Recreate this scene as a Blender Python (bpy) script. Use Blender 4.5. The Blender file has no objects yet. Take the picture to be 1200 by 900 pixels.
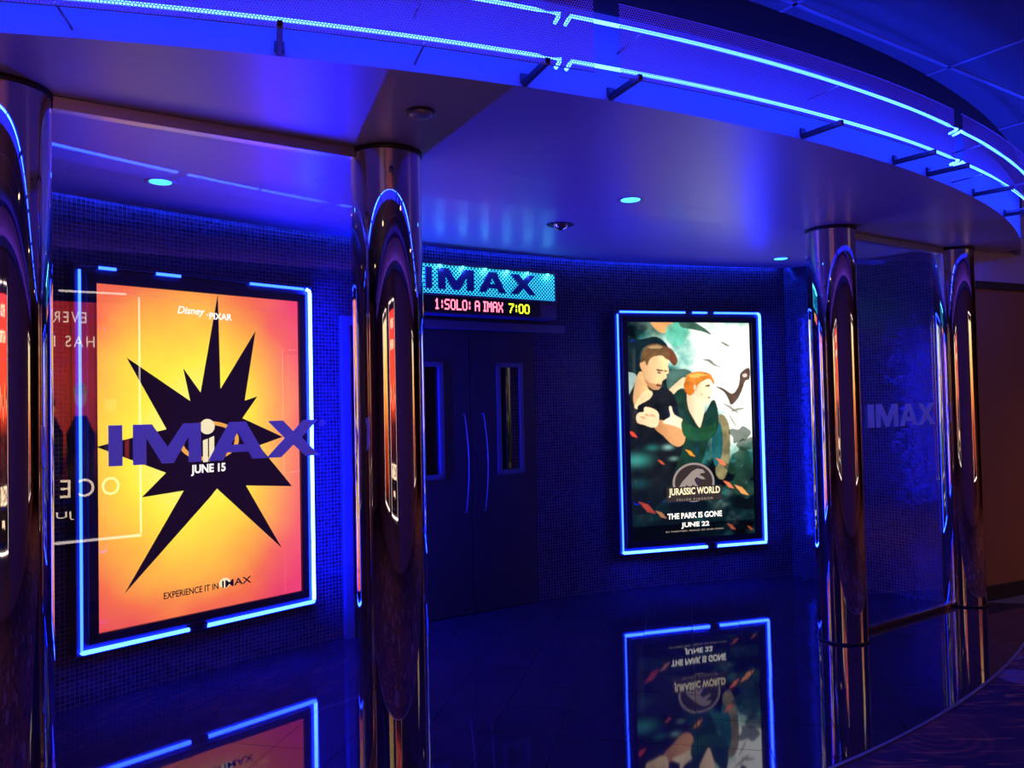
import bpy, bmesh, math, random
import numpy as np
from mathutils import Vector, Matrix
from mathutils.geometry import tessellate_polygon
random.seed(7)
SC = bpy.context.scene
COL = SC.collection

# ------------------------------------------------------------------ camera, world, exposure
EYE = 1.6
cd = bpy.data.cameras.new('camera'); cam = bpy.data.objects.new('camera', cd); COL.objects.link(cam)
cd.sensor_width = 36; cd.lens = 920/1200*36; cd.clip_start = 0.05
cam.matrix_world = (Matrix.Translation((0, 0, EYE)) @ Matrix.Rotation(math.pi/2 + math.atan(25/920), 4, 'X')
                    @ Matrix.Rotation(-0.0215, 4, 'Z'))
SC.camera = cam
w = bpy.data.worlds.new('world'); SC.world = w; w.use_nodes = True
w.node_tree.nodes['Background'].inputs[0].default_value = (0.35, 0.2, 0.5, 1)
w.node_tree.nodes['Background'].inputs[1].default_value = 0.004
SC.view_settings.view_transform = 'Standard'; SC.view_settings.look = 'None'
SC.view_settings.exposure = 0.0; SC.view_settings.gamma = 1.0
SC.view_settings.use_curve_mapping = False
SC.cycles.max_bounces = 10; SC.cycles.glossy_bounces = 6; SC.cycles.diffuse_bounces = 3
SC.cycles.transparent_max_bounces = 24; SC.cycles.transmission_bounces = 6
SC.cycles.sample_clamp_indirect = 4.0
SC.cycles.use_denoising = True
NEON_BLUE = (0.007, 0.03, 1.0)

# ------------------------------------------------------------------ plan geometry (metres, camera at origin)
CF = np.array([-3.2, 10.62]); RF = 8.5            # canopy edge and carpet edge circle (convex to the hallway)
CW = np.array([3.589, -0.413]); RW = 7.62         # concave mosaic wall circle
U = np.array([.837, .547]); N = np.array([-.547, .837]); N0 = 3.21   # line of the columns
Z_SOF, Z_MAIN = 2.735, 3.263
W1 = (2.495, 7.128); W2 = (3.335, 6.02)              # right return wall
ZB = -1.25                                        # wall behind the camera, distance along N
def sn(s, m): return (s*U[0] + m*N[0], s*U[1] + m*N[1])
def arc(phi, r): a = math.radians(phi); return (CF[0] + r*math.sin(a), CF[1] - r*math.cos(a))
def wallpt(psi, r=RW): a = math.radians(psi); return (CW[0] + r*math.cos(a), CW[1] + r*math.sin(a))
def ceil_z(x, y):
    m = x*N[0] + y*N[1]
    return Z_SOF if m <= N0 else Z_SOF + (m - N0)*0.036

# ------------------------------------------------------------------ helpers
def new_mat(name):
    m = bpy.data.materials.new(name); m.use_nodes = True
    nt = m.node_tree; nt.nodes.clear()
    out = nt.nodes.new('ShaderNodeOutputMaterial')
    return m, nt, out
def nd(nt, t, **kw):
    n = nt.nodes.new(t)
    for k, v in kw.items(): setattr(n, k, v)
    return n
def math_n(nt, op, a, b=None, c=None):
    n = nt.nodes.new('ShaderNodeMath'); n.operation = op
    for i, v in enumerate((a, b, c)):
        if v is None: continue
        if isinstance(v, (int, float)): n.inputs[i].default_value = v
        else: nt.links.new(v, n.inputs[i])
    return n.outputs[0]
def pbr(name, col, rough=.5, metal=0., spec=.5, noise=0., nscale=8., bump=0., bscale=60., coat=0., coat_rough=.05, stretch=None):
    m, nt, out = new_mat(name)
    b = nd(nt, 'ShaderNodeBsdfPrincipled')
    b.inputs['Base Color'].default_value = (*col, 1); b.inputs['Roughness'].default_value = rough
    b.inputs['Metallic'].default_value = metal; b.inputs['Specular IOR Level'].default_value = spec
    b.inputs['Coat Weight'].default_value = coat; b.inputs['Coat Roughness'].default_value = coat_rough
    nt.links.new(b.outputs[0], out.inputs[0])
    tc = nd(nt, 'ShaderNodeTexCoord'); src = tc.outputs['Object']
    if stretch:
        mp = nd(nt, 'ShaderNodeMapping'); mp.inputs['Scale'].default_value = stretch
        nt.links.new(src, mp.inputs[0]); src = mp.outputs[0]
    if noise:
        n = nd(nt, 'ShaderNodeTexNoise'); n.inputs['Scale'].default_value = nscale; n.inputs['Detail'].default_value = 5
        nt.links.new(src, n.inputs[0])
        mx = nd(nt, 'ShaderNodeMix', data_type='RGBA')
        mx.inputs[6].default_value = (*[c*(1-noise) for c in col], 1); mx.inputs[7].default_value = (*[min(1, c*(1+noise)) for c in col], 1)
        nt.links.new(n.outputs['Fac'], mx.inputs[0]); nt.links.new(mx.outputs[2], b.inputs['Base Color'])
    if bump:
        n = nd(nt, 'ShaderNodeTexNoise'); n.inputs['Scale'].default_value = bscale; n.inputs['Detail'].default_value = 3
        nt.links.new(src, n.inputs[0])
        bp = nd(nt, 'ShaderNodeBump'); bp.inputs['Strength'].default_value = bump; bp.inputs['Distance'].default_value = .01
        nt.links.new(n.outputs['Fac'], bp.inputs['Height']); nt.links.new(bp.outputs[0], b.inputs['Normal'])
    return m
def emit(name, col, s):
    m, nt, out = new_mat(name); e = nd(nt, 'ShaderNodeEmission')
    e.inputs[0].default_value = (*col, 1); e.inputs[1].default_value = s
    nt.links.new(e.outputs[0], out.inputs[0]); return m
def attr_emit(name, s):
    m, nt, out = new_mat(name); e = nd(nt, 'ShaderNodeEmission'); a = nd(nt, 'ShaderNodeAttribute', attribute_name='art')
    nt.links.new(a.outputs['Color'], e.inputs[0]); e.inputs[1].default_value = s
    nt.links.new(e.outputs[0], out.inputs[0]); return m
def glass_mat(name, tint=(.96, .97, 1), f0=.05):
    m, nt, out = new_mat(name)
    t = nd(nt, 'ShaderNodeBsdfTransparent'); t.inputs[0].default_value = (*tint, 1)
    g = nd(nt, 'ShaderNodeBsdfGlossy'); g.inputs['Roughness'].default_value = 0.0
    ge = nd(nt, 'ShaderNodeNewGeometry'); dp = nd(nt, 'ShaderNodeVectorMath', operation='DOT_PRODUCT')
    nt.links.new(ge.outputs['Normal'], dp.inputs[0]); nt.links.new(ge.outputs['Incoming'], dp.inputs[1])
    c = math_n(nt, 'SUBTRACT', 1., math_n(nt, 'ABSOLUTE', dp.outputs['Value']))
    fr = math_n(nt, 'ADD', math_n(nt, 'MULTIPLY', math_n(nt, 'POWER', c, 5.), 1-f0), f0)
    x = nd(nt, 'ShaderNodeMixShader')
    nt.links.new(fr, x.inputs[0]); nt.links.new(t.outputs[0], x.inputs[1]); nt.links.new(g.outputs[0], x.inputs[2])
    nt.links.new(x.outputs[0], out.inputs[0]); return m

def add_box(bm, c, d, rz=0., bev=0.):
    """box centre c, dims d, rotated rz about its own z"""
    r = bmesh.ops.create_cube(bm, size=1.0)
    vs = r['verts']
    bmesh.ops.scale(bm, vec=d, verts=vs)
    if bev:
        es = list({e for v in vs for e in v.link_edges})
        rr = bmesh.ops.bevel(bm, geom=es, offset=bev, segments=2, affect='EDGES', profile=.5)
        vs = list({v for f in rr['faces'] for v in f.verts} | {v for v in vs if v.is_valid})
    bmesh.ops.transform(bm, matrix=Matrix.Translation(c) @ Matrix.Rotation(rz, 4, 'Z'), verts=vs)
    return vs
def add_tube(bm, pts, r, seg=8, closed=False, caps=True):
    pts = [Vector(p) for p in pts]; n = len(pts); rings = []
    ref = Vector((0, 0, 1))
    for i, p in enumerate(pts):
        a = pts[(i-1) % n] if (closed or i > 0) else p
        b = pts[(i+1) % n] if (closed or i < n-1) else p
        t = (b-a).normalized()
        if abs(t.dot(ref)) > .95: side = t.cross(Vector((0, 1, 0))).normalized()
        else: side = t.cross(ref).normalized()
        up = side.cross(t).normalized()
        rings.append([bm.verts.new(p + r*(math.cos(2*math.pi*k/seg)*side + math.sin(2*math.pi*k/seg)*up)) for k in range(seg)])
    for i in range(n if closed else n-1):
        A, B = rings[i], rings[(i+1) % n]
        # align rings by nearest vertex
        j0 = min(range(seg), key=lambda j: (B[j].co - A[0].co - (B[0].co-A[0].co)*0).length)
        for k in range(seg):
            bm.faces.new((A[k], A[(k+1) % seg], B[(j0+k+1) % seg], B[(j0+k) % seg]))
    if caps and not closed:
        bm.faces.new(rings[0][::-1]); bm.faces.new(rings[-1])
    for f in bm.faces: f.smooth = True
def add_cyl(bm, c, r, h, seg=32, r2=None, axis='Z'):
    m = Matrix.Translation(c)
    if axis == 'Y': m = m @ Matrix.Rotation(math.pi/2, 4, 'X')
    rr = bmesh.ops.create_cone(bm, cap_ends=True, segments=seg, radius1=r, radius2=r if r2 is None else r2, depth=h, matrix=m)
    return rr['verts']
def add_lathe(bm, prof, seg=64):
    """prof: list of (r,z), revolved about z"""
    rings = [[bm.verts.new((r*math.cos(2*math.pi*k/seg), r*math.sin(2*math.pi*k/seg), z)) for k in range(seg)] for r, z in prof]
    for A, B in zip(rings, rings[1:]):
        for k in range(seg):
            f = bm.faces.new((A[k], A[(k+1) % seg], B[(k+1) % seg], B[k])); f.smooth = True
def add_poly(bm, pts, y0, y1):
    """extruded polygon in the xz plane, from y0 (front) to y1 (back)"""
    a = [bm.verts.new((x, y0, z)) for x, z in pts]; b = [bm.verts.new((x, y1, z)) for x, z in pts]
    n = len(pts)
    for tri in tessellate_polygon([[Vector((x, z, 0)) for x, z in pts]]):
        bm.faces.new([a[k] for k in tri]); bm.faces.new([b[k] for k in reversed(tri)])
    for i in range(n): bm.faces.new((a[i], b[i], b[(i+1) % n], a[(i+1) % n]))
def obj(name, bm, mat, parent=None, label=None, smooth=None):
    me = bpy.data.meshes.new(name)
    bmesh.ops.recalc_face_normals(bm, faces=bm.faces[:])
    bm.to_mesh(me); bm.free()
    if mat: me.materials.append(mat)
    o = bpy.data.objects.new(name, me); COL.objects.link(o)
    if parent: o.parent = parent
    if label: o['label'] = label
    return o
def struct(name, bm, mat, parent=None):
    o = obj(name, bm, mat, parent)
    if not parent: o['kind'] = 'structure'
    return o
def thing(name, label, cat, loc=(0, 0, 0), rz=0., group=None):
    o = bpy.data.objects.new(name, None); COL.objects.link(o); o.empty_display_size = .1
    o.location = loc; o.rotation_euler = (0, 0, rz); o['label'] = label; o['category'] = cat
    if group: o['group'] = group
    return o
def tag(o, label, cat, group=None):
    o['label'] = label; o['category'] = cat
    if group: o['group'] = group
    return o
def text_mesh(s, bold, spacing, shear):
    cu = bpy.data.curves.new('text', 'FONT'); cu.body = s; cu.size = 1; cu.offset = bold; cu.extrude = .02
    cu.space_character = spacing; cu.shear = shear; cu.resolution_u = 4
    t = bpy.data.objects.new('text', cu); COL.objects.link(t)
    me = bpy.data.meshes.new_from_object(t.evaluated_get(bpy.context.evaluated_depsgraph_get()))
    bpy.data.objects.remove(t); bpy.data.curves.remove(cu)
    v = np.zeros(len(me.vertices)*3); me.vertices.foreach_get('co', v)
    return me, v.reshape(-1, 3)
def text_obj(name, s, x, z, wd, ht, y, mat, parent, bold=0., depth=.002, spacing=1., shear=0.):
    """lettering fitted to a width and height, lower left corner at x,z, its face at y; one object per word"""
    me0, v0 = text_mesh(s, bold, spacing, shear); bpy.data.meshes.remove(me0)
    lo, hi = v0.min(0), v0.max(0); words = s.split(' ')
    for k, word in enumerate(words):
        me, v = text_mesh(word, bold, spacing, shear)
        if len(words) > 1:
            mp, vp = text_mesh(' '.join(words[:k+1]), bold, spacing, shear); bpy.data.meshes.remove(mp)
            v[:, 0] += vp[:, 0].max() - v[:, 0].max()
        o = np.empty_like(v)
        o[:, 0] = x + (v[:, 0]-lo[0])/(hi[0]-lo[0])*wd
        o[:, 2] = z + (v[:, 1]-lo[1])/(hi[1]-lo[1])*ht
        o[:, 1] = y - (v[:, 2]-v[:, 2].min())/(hi[2]-lo[2])*depth
        me.vertices.foreach_set('co', o.ravel()); me.materials.clear(); me.materials.append(mat); me.update(); me.name = name
        ob = bpy.data.objects.new(name, me); COL.objects.link(ob); ob.parent = parent
    return ob
LET = {
 'I': [[(0, 0), (0, 1), (1, 1), (1, 0)]],
 'M': [[(0, 0), (0, 1), (.27, 1), (.5, .42), (.73, 1), (1, 1), (1, 0), (.81, 0), (.81, .66), (.585, 0), (.415, 0), (.19, .66), (.19, 0)]],
 'A': [[(0, 0), (.36, 1), (.5, 1), (.5, .74), (.25, 0)], [(1, 0), (.75, 0), (.5, .74), (.5, 1), (.64, 1)],
       [(.3, .2), (.7, .2), (.64, .4), (.36, .4)]],
 'X': [[(0, 0), (.34, .52), (.03, 1), (.31, 1), (.5, .7), (.69, 1), (.97, 1), (.66, .52), (1, 0), (.73, 0), (.5, .33), (.27, 0)]]}
def imax(parent, spans, z0, z1, y, mat, depth=.001, name='letter'):
    for ch, (a, b) in zip('IMAX', spans):
        bm = bmesh.new()
        for k, poly in enumerate(LET[ch]):
            add_poly(bm, [(a + (b-a)*px, z0 + (z1-z0)*pz) for px, pz in poly], y - depth, y)
        obj(name, bm, mat, parent)
def area_light(name, parent, loc, rot, size, size_y, power, col):
    l = bpy.data.lights.new(name, 'AREA'); l.shape = 'RECTANGLE'; l.size = size; l.size_y = size_y; l.energy = power; l.color = col
    o = bpy.data.objects.new(name, l); COL.objects.link(o); o.location = loc; o.rotation_euler = rot
    if parent: o.parent = parent
    return o

# ------------------------------------------------------------------ materials
def mosaic_mat():
    m, nt, out = new_mat('mosaic_tile')
    uv = nd(nt, 'ShaderNodeUVMap'); sp = nd(nt, 'ShaderNodeSeparateXYZ'); nt.links.new(uv.outputs[0], sp.inputs[0])
    u = math_n(nt, 'MULTIPLY', sp.outputs[0], 1/.025); v = math_n(nt, 'MULTIPLY', sp.outputs[1], 1/.025)
    fu = math_n(nt, 'FLOOR', u); fv = math_n(nt, 'FLOOR', v)
    ru = math_n(nt, 'ABSOLUTE', math_n(nt, 'SUBTRACT', math_n(nt, 'FRACT', u), .5))
    rv = math_n(nt, 'ABSOLUTE', math_n(nt, 'SUBTRACT', math_n(nt, 'FRACT', v), .5))
    d = math_n(nt, 'MAXIMUM', ru, rv)
    g = nd(nt, 'ShaderNodeMapRange'); g.inputs[1].default_value = .42; g.inputs[2].default_value = .455; nt.links.new(d, g.inputs[0])
    cell = nd(nt, 'ShaderNodeCombineXYZ'); nt.links.new(fu, cell.inputs[0]); nt.links.new(fv, cell.inputs[1])
    wn = nd(nt, 'ShaderNodeTexWhiteNoise', noise_dimensions='2D'); nt.links.new(cell.outputs[0], wn.inputs['Vector'])
    cr = nd(nt, 'ShaderNodeValToRGB'); nt.links.new(wn.outputs['Value'], cr.inputs[0])
    cr.color_ramp.elements[0].color = (.010, .009, .012, 1); cr.color_ramp.elements[1].color = (.045, .038, .05, 1)
    mx = nd(nt, 'ShaderNodeMix', data_type='RGBA'); nt.links.new(g.outputs[0], mx.inputs[0])
    nt.links.new(cr.outputs[0], mx.inputs[6]); mx.inputs[7].default_value = (.14, .12, .14, 1)
    b = nd(nt, 'ShaderNodeBsdfPrincipled'); nt.links.new(mx.outputs[2], b.inputs['Base Color'])
    r = nd(nt, 'ShaderNodeMapRange'); b.inputs['Specular IOR Level'].default_value = .3; r.inputs[3].default_value = .16; r.inputs[4].default_value = .7
    nt.links.new(g.outputs[0], r.inputs[0]); nt.links.new(r.outputs[0], b.inputs['Roughness'])
    # every little tile sits at a slightly different tilt
    geo = nd(nt, 'ShaderNodeNewGeometry')
    sub = nd(nt, 'ShaderNodeVectorMath', operation='SUBTRACT'); nt.links.new(wn.outputs['Color'], sub.inputs[0]); sub.inputs[1].default_value = (.5, .5, .5)
    sc = nd(nt, 'ShaderNodeVectorMath', operation='SCALE'); nt.links.new(sub.outputs[0], sc.inputs[0]); sc.inputs['Scale'].default_value = .05
    ad = nd(nt, 'ShaderNodeVectorMath', operation='ADD'); nt.links.new(sc.outputs[0], ad.inputs[0]); nt.links.new(geo.outputs['Normal'], ad.inputs[1])
    bp = nd(nt, 'ShaderNodeBump'); bp.invert = True; bp.inputs['Strength'].default_value = .6; bp.inputs['Distance'].default_value = .0015
    nt.links.new(g.outputs[0], bp.inputs['Height']); nt.links.new(ad.outputs[0], bp.inputs['Normal'])
    nt.links.new(bp.outputs[0], b.inputs['Normal'])
    nt.links.new(b.outputs[0], out.inputs[0]); return m
def perforated_mat():
    m, nt, out = new_mat('perforated_metal')
    uv = nd(nt, 'ShaderNodeUVMap'); sp = nd(nt, 'ShaderNodeSeparateXYZ'); nt.links.new(uv.outputs[0], sp.inputs[0])
    P = .0098
    v = math_n(nt, 'MULTIPLY', sp.outputs[1], 1/(P*.866)); row = math_n(nt, 'FLOOR', v)
    off = math_n(nt, 'MULTIPLY', math_n(nt, 'MODULO', row, 2.), .5)
    u = math_n(nt, 'ADD', math_n(nt, 'MULTIPLY', sp.outputs[0], 1/P), off)
    du = math_n(nt, 'SUBTRACT', math_n(nt, 'FRACT', u), .5); dv = math_n(nt, 'MULTIPLY', math_n(nt, 'SUBTRACT', math_n(nt, 'FRACT', v), .5), .866)
    d2 = math_n(nt, 'ADD', math_n(nt, 'MULTIPLY', du, du), math_n(nt, 'MULTIPLY', dv, dv))
    hole = math_n(nt, 'LESS_THAN', d2, .37*.37)
    b = nd(nt, 'ShaderNodeBsdfPrincipled'); b.inputs['Base Color'].default_value = (.7, .45, .8, 1)
    b.inputs['Roughness'].default_value = .45; b.inputs['Metallic'].default_value = .3
    tr = nd(nt, 'ShaderNodeBsdfTranslucent'); tr.inputs[0].default_value = (.5, .35, .95, 1)
    y = nd(nt, 'ShaderNodeMixShader'); y.inputs[0].default_value = .07
    nt.links.new(b.outputs[0], y.inputs[1]); nt.links.new(tr.outputs[0], y.inputs[2])
    t = nd(nt, 'ShaderNodeBsdfTransparent'); x = nd(nt, 'ShaderNodeMixShader')
    nt.links.new(hole, x.inputs[0]); nt.links.new(y.outputs[0], x.inputs[1]); nt.links.new(t.outputs[0], x.inputs[2])
    nt.links.new(x.outputs[0], out.inputs[0]); return m
def carpet_mat():
    m, nt, out = new_mat('patterned_carpet')
    tc = nd(nt, 'ShaderNodeTexCoord'); P = tc.outputs['Object']
    b = nd(nt, 'ShaderNodeBsdfPrincipled'); b.inputs['Roughness'].default_value = .95; b.inputs['Specular IOR Level'].default_value = .1
    base = nd(nt, 'ShaderNodeTexNoise'); base.inputs['Scale'].default_value = 1.6; base.inputs['Detail'].default_value = 3; nt.links.new(P, base.inputs[0])
    r0 = nd(nt, 'ShaderNodeValToRGB'); nt.links.new(base.outputs['Fac'], r0.inputs[0])
    r0.color_ramp.elements[0].position = .4; r0.color_ramp.elements[0].color = (.05, .032, .07, 1)
    r0.color_ramp.elements[1].position = .62; r0.color_ramp.elements[1].color = (.12, .05, .07, 1)
    # swirled target motifs
    vo = nd(nt, 'ShaderNodeTexVoronoi', voronoi_dimensions='2D'); vo.inputs['Scale'].default_value = 1.15; nt.links.new(P, vo.inputs['Vector'])
    ring = math_n(nt, 'SINE', math_n(nt, 'MULTIPLY', vo.outputs['Distance'], 95.))
    inside = math_n(nt, 'LESS_THAN', vo.outputs['Distance'], .30)
    f1 = math_n(nt, 'MULTIPLY', math_n(nt, 'MULTIPLY', math_n(nt, 'GREATER_THAN', ring, .1), inside), .8)
    m1 = nd(nt, 'ShaderNodeMix', data_type='RGBA'); nt.links.new(f1, m1.inputs[0]); nt.links.new(r0.outputs[0], m1.inputs[6]); m1.inputs[7].default_value = (.16, .05, .07, 1)
    # plain discs
    v2 = nd(nt, 'ShaderNodeTexVoronoi', voronoi_dimensions='2D'); v2.inputs['Scale'].default_value = 1.9
    mp = nd(nt, 'ShaderNodeMapping'); mp.inputs['Location'].default_value = (3.3, 1.2, 0); nt.links.new(P, mp.inputs[0]); nt.links.new(mp.outputs[0], v2.inputs['Vector'])
    sel = nd(nt, 'ShaderNodeSeparateColor'); nt.links.new(v2.outputs['Color'], sel.inputs[0])
    f2 = math_n(nt, 'MULTIPLY', math_n(nt, 'LESS_THAN', v2.outputs['Distance'], .25), math_n(nt, 'GREATER_THAN', sel.outputs[0], .6))
    m2 = nd(nt, 'ShaderNodeMix', data_type='RGBA'); nt.links.new(f2, m2.inputs[0]); nt.links.new(m1.outputs[2], m2.inputs[6]); m2.inputs[7].default_value = (.17, .11, .22, 1)
    # flame streaks
    mp3 = nd(nt, 'ShaderNodeMapping'); mp3.inputs['Rotation'].default_value = (0, 0, -.5); mp3.inputs['Scale'].default_value = (2.2, 17, 1); nt.links.new(P, mp3.inputs[0])
    n3 = nd(nt, 'ShaderNodeTexNoise'); n3.inputs['Scale'].default_value = 1.4; n3.inputs['Distortion'].default_value = 1.2; nt.links.new(mp3.outputs[0], n3.inputs[0])
    f3 = nd(nt, 'ShaderNodeMapRange'); f3.inputs[1].default_value = .58; f3.inputs[2].default_value = .66; nt.links.new(n3.outputs['Fac'], f3.inputs[0])
    m3 = nd(nt, 'ShaderNodeMix', data_type='RGBA'); nt.links.new(f3.outputs[0], m3.inputs[0]); nt.links.new(m2.outputs[2], m3.inputs[6]); m3.inputs[7].default_value = (.40, .13, .08, 1)
    nt.links.new(m3.outputs[2], b.inputs['Base Color'])
    fz = nd(nt, 'ShaderNodeTexNoise'); fz.inputs['Scale'].default_value = 300; nt.links.new(P, fz.inputs[0])
    bp = nd(nt, 'ShaderNodeBump'); bp.inputs['Strength'].default_value = .5; bp.inputs['Distance'].default_value = .004
    nt.links.new(fz.outputs['Fac'], bp.inputs['Height']); nt.links.new(bp.outputs[0], b.inputs['Normal'])
    nt.links.new(b.outputs[0], out.inputs[0]); return m

def vinyl_mat():
    m, nt, out = new_mat('blue_vinyl')
    a = nd(nt, 'ShaderNodeBsdfDiffuse'); a.inputs[0].default_value = (.6, .74, 1, 1)
    b = nd(nt, 'ShaderNodeBsdfTranslucent'); b.inputs[0].default_value = (.6, .74, 1, 1)
    x = nd(nt, 'ShaderNodeMixShader'); x.inputs[0].default_value = .15
    nt.links.new(a.outputs[0], x.inputs[1]); nt.links.new(b.outputs[0], x.inputs[2]); nt.links.new(x.outputs[0], out.inputs[0]); return m
M = dict(
 mosaic=mosaic_mat(), perf=perforated_mat(), carpet=carpet_mat(),
 glass=glass_mat('clear_glass', (.97, .97, .98), .095), caseglass=glass_mat('case_glass', (.98, .98, .98), .022),
 soffit=pbr('soffit_laminate', (.44, .38, .40), rough=.36, spec=.5, noise=.06, nscale=3, bump=.08, bscale=5, stretch=(1, 14, 1)),
 fascia=pbr('fascia_paint', (.17, .17, .22), rough=.5, noise=.04, nscale=4),
 blackpaint=pbr('black_paint', (.012, .011, .016), rough=.6),
 hallceil=pbr('ceiling_tile', (.10, .09, .12), rough=.9, noise=.2, nscale=90, bump=.3, bscale=200),
 tbar=pbr('ceiling_grid', (.22, .2, .26), rough=.5),
 chrome=pbr('polished_chrome', (.80, .72, .68), rough=.025, metal=1.),
 ring=pbr('dark_rubber', (.02, .016, .018), rough=.5),
 header=pbr('brushed_metal', (.55, .5, .47), rough=.38, metal=.85, bump=.05, bscale=30, stretch=(1, 1, 20)),
 brass=pbr('satin_brass', (.95, .72, .42), rough=.2, metal=1.),
 vinyl=vinyl_mat(),
 floortile=pbr('polished_black_tile', (.032, .020, .036), rough=.035, spec=.62, noise=.5, nscale=5),
 grout=pbr('floor_grout', (.10, .09, .12), rough=.7),
 edge=pbr('edge_strip', (.22, .19, .22), rough=.4, metal=.3),
 door=pbr('door_laminate', (.022, .02, .035), rough=.45, noise=.2, nscale=6),
 doorframe=pbr('painted_door_frame', (.09, .11, .15), rough=.4),
 steel=pbr('satin_steel', (.36, .32, .34), rough=.45, metal=1.),
 casebody=pbr('black_case', (.014, .013, .02), rough=.35),
 hallwall=pbr('brown_wall', (.36, .135, .06), rough=.55, noise=.12, nscale=2.5),
 upperwall=pbr('mauve_wall', (.55, .42, .5), rough=.7, noise=.05, nscale=3),
 darktrim=pbr('dark_trim', (.03, .02, .02), rough=.5),
 neon=emit('blue_neon', (.002, .007, 1), 680), neon_mid2=emit('blue_neon_side', (.004, .014, 1), 95), neon_mid=emit('blue_neon_mid', (.004, .016, 1), 110), neon_dim=emit('blue_neon_dim', NEON_BLUE, 24), neon_f=emit('fascia_neon', NEON_BLUE, 70), fill_glow=emit('hallway_fill_glow', (.045, .03, 1), 70),
 neon_w=emit('white_neon', (1, .8, .75), 3.6),
 led=emit('cove_led', NEON_BLUE, 95),
 bulb=emit('blue_bulb', (.02, .2, 1), 9.), bulbw=emit('warm_bulb', (1, .62, .3), 9.),
 trimwhite=pbr('lamp_trim', (.35, .33, .4), rough=.4, metal=.5),
 letter_dark=pbr('sign_letter', (.05, .03, .4), rough=.5),
 housing=pbr('sign_housing', (.11, .09, .17), rough=.5),
 ledoff=pbr('display_black', (.008, .006, .012), rough=.3),
 ledred=emit('led_red', (1, .16, .26), 3.), ledyel=emit('led_yellow', (.75, 1, .02), 2.2),
 ink=pbr('black_ink', (.012, .004, .02), rough=.5),
 white=emit('lit_white_print', (1, .93, .85), 1.6), whited=emit('lit_dim_print', (1, .8, .65), .55),
 cream=emit('lit_cream_print', (1, .86, .55), 1.3),
)

# ------------------------------------------------------------------ floor: polished tiles inside the arc, carpet outside
PHIS = [p*2 for p in range(-30, 56)]
bm = bmesh.new()
vs = [bm.verts.new((*arc(p, RF), 0)) for p in PHIS] 
vb = [bm.verts.new((*arc(p, 2.0), 0)) for p in PHIS]
for i in range(len(PHIS)-1): bm.faces.new((vs[i], vs[i+1], vb[i+1], vb[i]))
floor = struct('floor', bm, M['grout'])
bm = bmesh.new()
PC = [p*2 for p in range(-40, 66)]
vs = [bm.verts.new((*arc(p, RF+.012), .004)) for p in PC]; vb = [bm.verts.new((*arc(p, 26), .004)) for p in PC]
for i in range(len(PC)-1): bm.faces.new((vs[i], vs[i+1], vb[i+1], vb[i]))
struct('floor_carpet', bm, M['carpet'])
bm = bmesh.new()
for k, p in enumerate(PHIS[:-1]):
    q = PHIS[k+1]
    add = [bm.verts.new((*arc(a, r), z)) for z in (0, .009) for a, r in ((p, RF-.004), (q, RF-.004), (q, RF+.013), (p, RF+.013))]
    for f in ((4, 5, 6, 7), (0, 1, 5, 4), (2, 3, 7, 6)): bm.faces.new([add[i] for i in f])
struct('trim_1', bm, M['edge'])

ARC_CLIP = [arc(p*1.5, RF-.007) for p in range(-20, 50)]
def clip_disc(poly):
    """clip a convex polygon to the inside of the canopy circle"""
    for a, b in zip(ARC_CLIP, ARC_CLIP[1:]):
        ex, ey = b[0]-a[0], b[1]-a[1]; out = []
        f = lambda p: ex*(p[1]-a[1]) - ey*(p[0]-a[0])
        for i in range(len(poly)):
            p, q = poly[i], poly[(i+1) % len(poly)]; fp, fq = f(p), f(q)
            if fp >= 0: out.append(p)
            if fp*fq < 0:
                t = fp/(fp-fq); out.append((p[0]+t*(q[0]-p[0]), p[1]+t*(q[1]-p[1])))
        poly = out
        if len(poly) < 3: return []
    return poly
TT = np.array([math.sin(math.radians(12.2)), math.cos(math.radians(12.2))]); TW = np.array([TT[1], -TT[0]])
PT = .3265; G = .0016
tiles = []
for i in range(-14, 16):
    for j in range(5, 24):
        a0 = .68 + i*PT; b0 = .17 + j*PT
        c = TW*(a0+PT/2) + TT*(b0+PT/2)
        if np.hypot(*(c-CW)) > RW + .28 or np.hypot(*(c-CF)) > RF + .25: continue
        if c @ N > 6.3 or c[0] < -4.3: continue
        # behind the right return wall
        if (c[0]-W1[0])*(W2[1]-W1[1]) - (c[1]-W1[1])*(W2[0]-W1[0]) < -.15 and c[0] > W1[0] and c[1] > 6.25 - .1: continue
        if c[0] > 3.2 and c[1] > 6.45: continue
        poly = [tuple(TW*(a0+x) + TT*(b0+y)) for x, y in ((G, G), (PT-G, G), (PT-G, PT-G), (G, PT-G))]
        poly = clip_disc(poly)
        if len(poly) >= 3:
            vis = c[1] > .5 and abs(c[0]/c[1]) < .75
            tiles.append((0 if vis else 1, (c**2).sum(), c, poly))
tiles.sort(key=lambda t: (t[0], t[1]))
rest = bmesh.new(); rng = random.Random(3)
for k, (_, _, c, poly) in enumerate(tiles):
    bm = bmesh.new() if k < 298 else rest
    tx, ty = rng.uniform(-.0011, .0011), rng.uniform(-.0011, .0011)
    ps = poly if (sum(poly[i][0]*poly[(i+1) % len(poly)][1]-poly[(i+1) % len(poly)][0]*poly[i][1] for i in range(len(poly))) > 0) else poly[::-1]
    top = [bm.verts.new((x, y, .008 + tx*(x-c[0]) + ty*(y-c[1]))) for x, y in ps]
    bot = [bm.verts.new((x, y, .0005)) for x, y in ps]
    bm.faces.new(top)
    for i in range(len(ps)): bm.faces.new((bot[i], bot[(i+1) % len(ps)], top[(i+1) % len(ps)], top[i]))
    if k < 298: obj('floor_tile', bm, M['floortile'], floor)
o = obj('floor_tile_remainder', rest, M['floortile'], floor); o['kind'] = 'stuff'

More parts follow.
